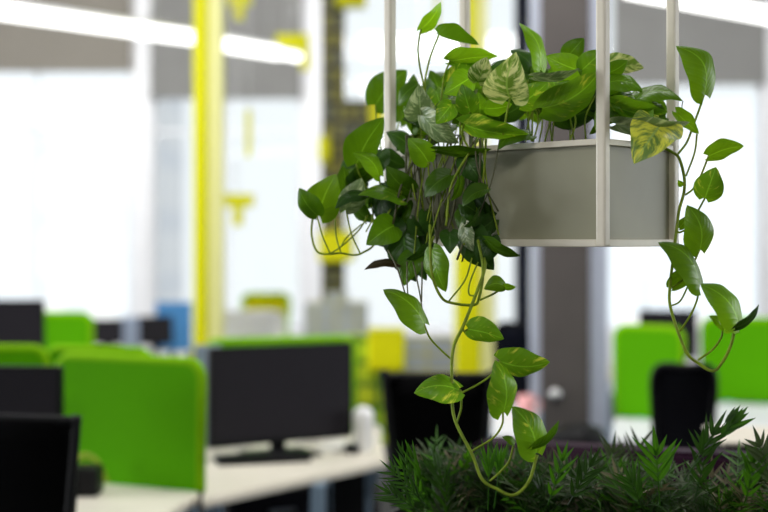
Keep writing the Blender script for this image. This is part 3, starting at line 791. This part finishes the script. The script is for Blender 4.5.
VB([(671, 306, 2.07), (681, 300, 2.07), (691, 278, 2.07), (694, 268, 2.07)], .0015, nm='petiole')
VB([(687, 222, 2.12), (686, 238, 2.12), (682, 262, 2.1)], .0012, nm='petiole')
tube('tip_thread', [P(683, 101, 2.14)-p2o, P(682, 106, 2.14)-p2o, P(682.5, 112, 2.14)-p2o], .0009, M['stem_dark'], pothB)
# --- hanging stems in front of the panel
rs = random.Random(21)
for k in range(36):
    x0 = rs.uniform(402, 500); x1 = x0+rs.uniform(-34, 26)
    y1_ = rs.uniform(195, 262); xm = (x0+x1)/2+rs.uniform(-12, 12)
    d = F(x0)-rs.uniform(.02, .07)
    VA([(x0, 136, F(x0)+.03), (x0+rs.uniform(-3, 3), 140, d), (xm, (140+y1_)/2, d-.01), (x1, y1_, d-.02)], rs.choice((.0012, .0015, .002)), rs.choice(('stem', 'stem_dark', 'stem_dark')))
for k in range(26):       # upright stalks rising out of the soil
    x0 = rs.uniform(520, 600) if k < 12 else rs.uniform(420, 510)
    d = F(x0)+rs.uniform(.04, .16)
    VA([(x0, 142, d), (x0+rs.uniform(-6, 6), 118, d), (x0+rs.uniform(-16, 16), rs.uniform(80, 104), d)], .0015, nm='petiole')
# dark filling leaves, front-left curtain and inside the bush
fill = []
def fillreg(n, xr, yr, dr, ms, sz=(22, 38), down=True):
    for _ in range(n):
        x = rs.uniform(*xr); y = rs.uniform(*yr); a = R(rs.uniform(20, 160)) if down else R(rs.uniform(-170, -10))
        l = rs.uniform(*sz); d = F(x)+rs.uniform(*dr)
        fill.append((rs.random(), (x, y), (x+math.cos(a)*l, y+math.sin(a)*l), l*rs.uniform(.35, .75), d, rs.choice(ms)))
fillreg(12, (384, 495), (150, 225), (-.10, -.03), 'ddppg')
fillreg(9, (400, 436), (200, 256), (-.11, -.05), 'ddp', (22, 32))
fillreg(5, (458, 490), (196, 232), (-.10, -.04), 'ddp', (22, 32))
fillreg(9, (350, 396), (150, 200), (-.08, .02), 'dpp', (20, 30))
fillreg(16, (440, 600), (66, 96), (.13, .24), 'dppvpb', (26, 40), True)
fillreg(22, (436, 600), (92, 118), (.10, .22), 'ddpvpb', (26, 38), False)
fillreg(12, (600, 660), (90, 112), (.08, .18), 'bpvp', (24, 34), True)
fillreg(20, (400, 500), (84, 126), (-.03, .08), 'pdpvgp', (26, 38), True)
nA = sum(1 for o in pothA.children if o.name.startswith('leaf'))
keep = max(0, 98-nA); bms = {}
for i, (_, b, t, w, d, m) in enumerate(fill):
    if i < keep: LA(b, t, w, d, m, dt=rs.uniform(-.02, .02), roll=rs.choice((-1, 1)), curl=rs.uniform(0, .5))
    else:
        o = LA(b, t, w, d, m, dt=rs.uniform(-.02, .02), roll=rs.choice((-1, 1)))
        bms.setdefault(m, []).append(o)
if bms:
    bm = bmesh.new(); mats = []
    for m, os_ in bms.items():
        mats.append(LM[m])
        for o in os_:
            n0 = len(bm.faces); bm.from_mesh(o.data); bm.faces.ensure_lookup_table()
            for f in bm.faces[n0:]: f.material_index = len(mats)-1; f.smooth = True
            me = o.data; bpy.data.objects.remove(o); bpy.data.meshes.remove(me)
    me = bpy.data.meshes.new('inner_foliage'); bm.to_mesh(me); bm.free()
    for m in mats: me.materials.append(m)
    o = link('inner_foliage', me, None, pothA); o['kind'] = 'stuff'

# ------------------------------------------------------------------ palm trough in the foreground
TR = R(-24)
tc0 = Vector((.62, 2.22)); TL, TW = 1.35, .34          # length, width
def tl(x, y, z): v = Matrix.Rotation(TR, 2) @ Vector((x, y)); return Vector((tc0.x+v.x, tc0.y+v.y, z))
TZ = 1.02
cabi = empty('low_cabinet', (tc0.x, tc0.y, 0), TR, 'black cabinet under the palm trough', 'cabinet')
box('cabinet_body', (-TL/2-.01, -TW/2-.01, .05), (TL/2+.01, TW/2+.01, TZ-.2), M['trough'], cabi, .004)
box('plinth', (-TL/2+.02, -TW/2+.02, 0), (TL/2-.02, TW/2-.02, .05), M['black'], cabi)
for k in range(3):
    x0 = -TL/2+k*TL/3; d = box('door', (x0+.004, -TW/2-.026, .06), (x0+TL/3-.004, -TW/2-.01, TZ-.21), M['trough'], cabi, .003)
    box('handle', (x0+TL/3-.04, -TW/2-.036, .45), (x0+TL/3-.03, -TW/2-.026, .6), M['metal'], d)
trg = empty('plant_trough', (tc0.x, tc0.y, TZ-.2), TR, 'long black trough full of small palms, along the bottom edge', 'planter')
for nm, a, b in (('front_wall', (-TL/2, -TW/2, 0), (TL/2, -TW/2+.015, .2)), ('rear_wall', (-TL/2, TW/2-.015, 0), (TL/2, TW/2, .2)),
                 ('end_wall', (-TL/2, -TW/2+.015, 0), (-TL/2+.015, TW/2-.015, .2)), ('end_wall', (TL/2-.015, -TW/2+.015, 0), (TL/2, TW/2-.015, .2))):
    box(nm, a, b, M['trough'], trg)
box('soil', (-TL/2+.015, -TW/2+.015, 0.01), (TL/2-.015, TW/2-.015, .17), M['soil'], trg)

def frondmesh(b, t, n, nl=9, ll=.05, lw=.008, arch=.15, start=.25, ang=45, seed=0, whorl=False):
    r = random.Random(seed)
    ax = t-b; Ln = ax.length; axn = ax.normalized(); n = (n-axn*n.dot(axn)).normalized(); s = axn.cross(n)
    cpt = lambda q: b+ax*q+n*(arch*Ln*math.sin(math.pi*min(1, q*.8)))
    bm = bmesh.new(); uvl = bm.loops.layers.uv.new('UVMap')
    addtube(bm, [cpt(i/8) for i in range(9)], .0013, .0006, 5)
    def leaflet(p, d, nn, l, w):
        d = d.normalized(); sd = d.cross(nn).normalized(); nn = sd.cross(d)
        prev = None; K = 6; dr = r.uniform(.05, .3)
        for i in range(K+1):
            q = i/K; hw = w/2*(math.sin(math.pi*min(1, q*.93+.07)**.7)) if i < K else 0
            c = p+d*l*q-nn*l*dr*q*q
            row = [(bm.verts.new(c-sd*hw+nn*hw*.35), (q, 0)), (bm.verts.new(c), (q, .5)), (bm.verts.new(c+sd*hw+nn*hw*.35), (q, 1))]
            if prev:
                for a_, b_ in ((0, 1), (1, 2)):
                    cc = [prev[a_], prev[b_], row[b_], row[a_]]
                    f = bm.faces.new([v for v, _ in cc]); f.smooth = True
                    for lp, (_, uv) in zip(f.loops, cc): lp[uvl].uv = uv
            prev = row
    for i in range(nl):
        q = start+(1-start)*i/(nl-1) if not whorl else .85+.15*i/(nl-1)
        c = cpt(q); k = math.sin(math.pi*(.2+.7*(i/(nl-1))))*.5+.6
        for sg in (-1, 1):
            a = R((ang if not whorl else 15+75*(1-i/(nl-1)))+r.uniform(-9, 9))
            tn = (cpt(min(1, q+.05))-cpt(q-.05)).normalized()
            leaflet(c, tn*math.cos(a)+s*sg*math.sin(a)+n*r.uniform(-.05, .3), n, ll*k*r.uniform(.85, 1.15), lw*r.uniform(.8, 1.2))
    leaflet(cpt(1), axn+n*.05, n, ll*.9, lw)
    return bm
def frond(plant, org, b, t, n, m, **k):
    me_bm = frondmesh(b-org, t-org, n, **k)
    return fin(me_bm, 'frond', m, plant)
rp = random.Random(5)
labels = ['leftmost small palm of the trough, fanning out to the left over the end',
          'small palm with two tight upright bright spikes near the trough left end',
          'small palm with a bright upright fan, where the hanging vine touches down',
          'small palm just right of the lowest hanging pothos leaf',
          'small palm below the taupe pillar, with drooping grey-green fronds',
          'small palm with a bright star-shaped tip below the rear right planter post',
          'small palm whose tallest arching blades rise below the looping right vine',
          'rightmost small palm of the trough, cut by the picture edge']
cx = [436, 462, 500, 548, 605, 655, 710, 765]
palms = []
for i, (x, lb) in enumerate(zip(cx, labels)):
    # find trough depth along that pixel
    k = (x-HX)/FPX; best = None
    for j in range(200):
        u = -TL/2+.03+j/199*(TL-.06); w = tl(u, 0, 0)
        e_ = abs(w.x/w.y-k)
        if best is None or e_ < best[0]: best = (e_, u)
    u = best[1]; o3 = tl(u, 0, TZ-.03)
    e = empty('small_palm', o3, 0, lb, 'plant', 'small palms in the black trough')
    palms.append((e, o3, u))
    tube('stem', [(0, 0, 0), (.004, 0, .03), (.002, 0, .06)], .005, M['stem_dark'], e)
    for q in range(40):
        az = rp.uniform(0, 2*math.pi); rr = rp.uniform(.03, .16)
        if i < 2 and math.cos(az) < 0: rr *= (.2, .6)[i]
        rr2 = rr*(1. if math.sin(az) > 0 else 1.15)
        b = o3+Vector((rp.uniform(-.05, .05), rp.uniform(-.09, .06), 0))
        top = CH-(rp.uniform(500, 556)-HY)/FPX*2.1
        if q % 3 == 0: top = CH-(rp.uniform(488, 515)-HY)/FPX*2.15
        t = Vector((o3.x+math.cos(az)*rr, o3.y+math.sin(az)*rr2*.9, top))
        n = Vector((-math.cos(az)*.2, -math.sin(az)*.2-.5, 1)).normalized()
        m = rp.choices(palm_m, (5, 2.5, 3, .9))[0]
        frond(e, o3, b, t, n, m, nl=rp.randint(5, 8), ll=rp.uniform(.035, .062), lw=rp.uniform(.0042, .0072), arch=rp.uniform(.05, .3), seed=rp.randint(0, 9999), ang=rp.uniform(18, 50))
# fronds the photo shows standing out
def SF(i, b, t, D, m=1, nrm=(0, -1, .4), **k):
    e, o3, u = palms[i]
    root = P(b[0], b[1], D); 
    return frond(e, o3, P(*b, D), P(*t, D-.01), Vector(nrm), palm_m[m], **k)
SF(1, (428, 500), (412, 458), 2.12, 1, nl=3, ll=.040, lw=.0048, ang=9, start=.55, seed=1)
SF(1, (420, 500), (402, 454), 2.13, 0, nl=3, ll=.032, lw=.0042, ang=12, start=.6, seed=2)
SF(0, (425, 505), (394, 474), 2.15, 0, nl=6, ll=.04, lw=.0045, ang=32, seed=3)
SF(0, (420, 512), (390, 494), 2.14, 0, nl=6, ll=.04, lw=.005, ang=30, seed=4)
SF(0, (424, 500), (402, 468), 2.16, 1, nl=5, ll=.036, lw=.0045, ang=30, seed=5)
SF(2, (488, 510), (488, 466), 2.14, 1, nl=3, ll=.05, lw=.0048, ang=15, start=.8, seed=6)
SF(2, (494, 508), (499, 466), 2.15, 1, nl=3, ll=.045, lw=.0048, ang=16, start=.8, seed=7)
SF(3, (548, 505), (562, 460), 2.14, 1, nl=4, ll=.04, lw=.006, ang=32, seed=8)
SF(3, (568, 505), (590, 466), 2.12, 0, nl=5, ll=.045, lw=.006, ang=32, seed=9)
SF(4, (600, 500), (640, 446), 2.5, 2, nl=9, ll=.055, lw=.006, ang=55, arch=.3, seed=10)
SF(4, (604, 500), (612, 452), 2.45, 2, nl=7, ll=.05, lw=.006, ang=45, seed=11)
SF(5, (660, 505), (656, 455), 2.05, 1, nl=4, ll=.056, lw=.0095, ang=40, start=.5, seed=12, arch=.02)
SF(5, (640, 505), (630, 482), 2.06, 0, nl=5, ll=.05, lw=.006, ang=30, seed=13)
SF(6, (684, 480), (712, 434), 2.03, 0, nl=3, ll=.050, lw=.0075, ang=32, start=.6, seed=14)
SF(6, (694, 502), (704, 446), 2.05, 0, nl=5, ll=.045, lw=.006, ang=35, start=.4, seed=15)
SF(6, (690, 470), (732, 424), 2.02, 1, nl=3, ll=.042, lw=.0085, ang=16, start=.75, seed=16)
SF(6, (696, 456), (729, 418), 2.02, 0, nl=2, ll=.028, lw=.006, ang=8, start=.9, seed=17)
SF(7, (770, 490), (758, 446), 2.0, 2, nl=5, ll=.04, lw=.008, ang=40, seed=18)
SF(7, (744, 505), (752, 462), 2.0, 1, nl=5, ll=.04, lw=.007, ang=28, seed=19)

# plum seat back behind the palms
a = P(449, 442, 2.84); b = P(790, 466, 2.60)
d = Vector((b.x-a.x, b.y-a.y)); Lp = d.length
sb = empty('upholstered_bench', (a.x, a.y, 0), math.atan2(d.y, d.x), 'dark plum upholstered bench back with rounded end, behind the palms', 'bench')
bm = bmesh.new(); r = .085; zt = Z(441, 2.84); pts = [(0, .5), (Lp, .5), (Lp, zt)]
for k in range(9): t = R(90+90/8*k); pts.append((r+r*math.cos(t), zt-r+r*math.sin(t)))
f = [bm.verts.new((x, 0, z)) for x, z in pts]; g = [bm.verts.new((x, .1, z)) for x, z in pts]; n = len(pts)
bm.faces.new(f); bm.faces.new(g[::-1])
for i in range(n): bm.faces.new((f[(i+1) % n], f[i], g[i], g[(i+1) % n]))
bmesh.ops.bevel(bm, geom=bm.edges[:], offset=.012, segments=3, affect='EDGES')
fin(bm, 'backrest', M['plum'], sb, True)
box('seat', (0, .1, .34), (Lp, .55, .46), M['plum'], sb, .03)
for x in (.05, Lp-.05):
    for y in (.05, .5): box('leg', (x-.02, y-.02, 0), (x+.02, y+.02, .5 if y < .1 else .34), M['black'], sb)

# ------------------------------------------------------------------ light
w = bpy.data.worlds.new('overcast_sky'); sc.world = w; w.use_nodes = True
t = w.node_tree; bg = t.nodes['Background']
tcn = t.nodes.new('ShaderNodeTexCoord'); nz = t.nodes.new('ShaderNodeTexNoise'); nz.inputs['Scale'].default_value = 2.
lk(t, tcn.outputs['Generated'], nz.inputs['Vector'])
rp_ = t.nodes.new('ShaderNodeValToRGB'); rp_.color_ramp.elements[0].color = (.88, .93, 1, 1); rp_.color_ramp.elements[1].color = (1, 1, 1, 1)
lk(t, nz.outputs['Fac'], rp_.inputs['Fac']); lk(t, rp_.outputs[0], bg.inputs[0])
bg.inputs[1].default_value = .88
sun = bpy.data.lights.new('sun', 'SUN'); sun.energy = 2.4; sun.angle = R(3); sun.color = (1, .98, .95)
so = bpy.data.objects.new('sun', sun); col.objects.link(so); so.rotation_euler = Vector((.25, 1, -.75)).to_track_quat('-Z', 'Y').to_euler(); so.location = (0, -8, 12)
def area(name, loc, tgt, size, e, c=(1, 1, 1)):  # noqa
    l = bpy.data.lights.new(name, 'AREA'); l.shape = 'RECTANGLE'; l.size, l.size_y = size; l.energy = e; l.color = c
    o = bpy.data.objects.new(name, l); col.objects.link(o); o.location = loc
    o.rotation_euler = (Vector(tgt)-Vector(loc)).to_track_quat('-Z', 'Y').to_euler(); return o
# added unseen area lamps that brighten the room from the sides and from above
area('window_daylight_left', (-7.7, 5, 2.2), (0, 3.5, 1.5), (7, 2.2), 480, (.96, .98, 1))  # added lamp imitating stronger daylight from the left
area('window_daylight_right', (7.7, 5, 2.2), (0, 3.5, 1.5), (7, 2.2), 170, (.96, .98, 1))  # weaker added lamp imitating daylight from the right
pt = area('window_portal', (0, 12.95, 2.4), (0, 0, 2.4), (15, 3.5), 1); pt.data.cycles.is_portal = True
area('ceiling_luminaire', (-.3, -1.2, 3.6), (.3, 2.2, 1.4), (2.5, .4), 42, (1, .98, .95))  # added front fill for planter and leaves
area('ceiling_luminaire', (0, 9.6, 4.1), (0, 13, 2.4), (12, .4), 270, (1, .98, .95))  # added wash over the far wall and blinds
area('ceiling_luminaire', (-1, 5.2, 4.1), (-.6, 7.5, 1), (6, .4), 100, (1, .98, .95))  # added fill for the yellow column and middle desks
area('ceiling_luminaire', (.6, 3.6, 4.1), (.6, 3.4, 0), (2.2, .5), 45, (1, .98, .95))  # added fill from above, just beyond the plants

# ------------------------------------------------------------------ camera
cd = bpy.data.cameras.new('camera'); cam = bpy.data.objects.new('camera', cd); col.objects.link(cam)
cam.location = (0, 0, CH); cam.rotation_euler = (R(90), 0, 0)
cd.sensor_width = 36; cd.lens = 60; cd.shift_y = -16/768
cd.dof.use_dof = True; cd.dof.focus_distance = 2.1; cd.dof.aperture_fstop = 1.9; cd.dof.aperture_blades = 0
cd.clip_end = 200
sc.camera = cam
sc.view_settings.view_transform = 'Standard'; sc.view_settings.look = 'None'
sc.view_settings.exposure = .35; sc.view_settings.gamma = 1; sc.view_settings.use_curve_mapping = False
cy = sc.cycles
cy.use_denoising = True; cy.max_bounces = 7; cy.diffuse_bounces = 4; cy.transparent_max_bounces = 12
cy.sample_clamp_indirect = 4; cy.caustics_reflective = False; cy.caustics_refractive = False
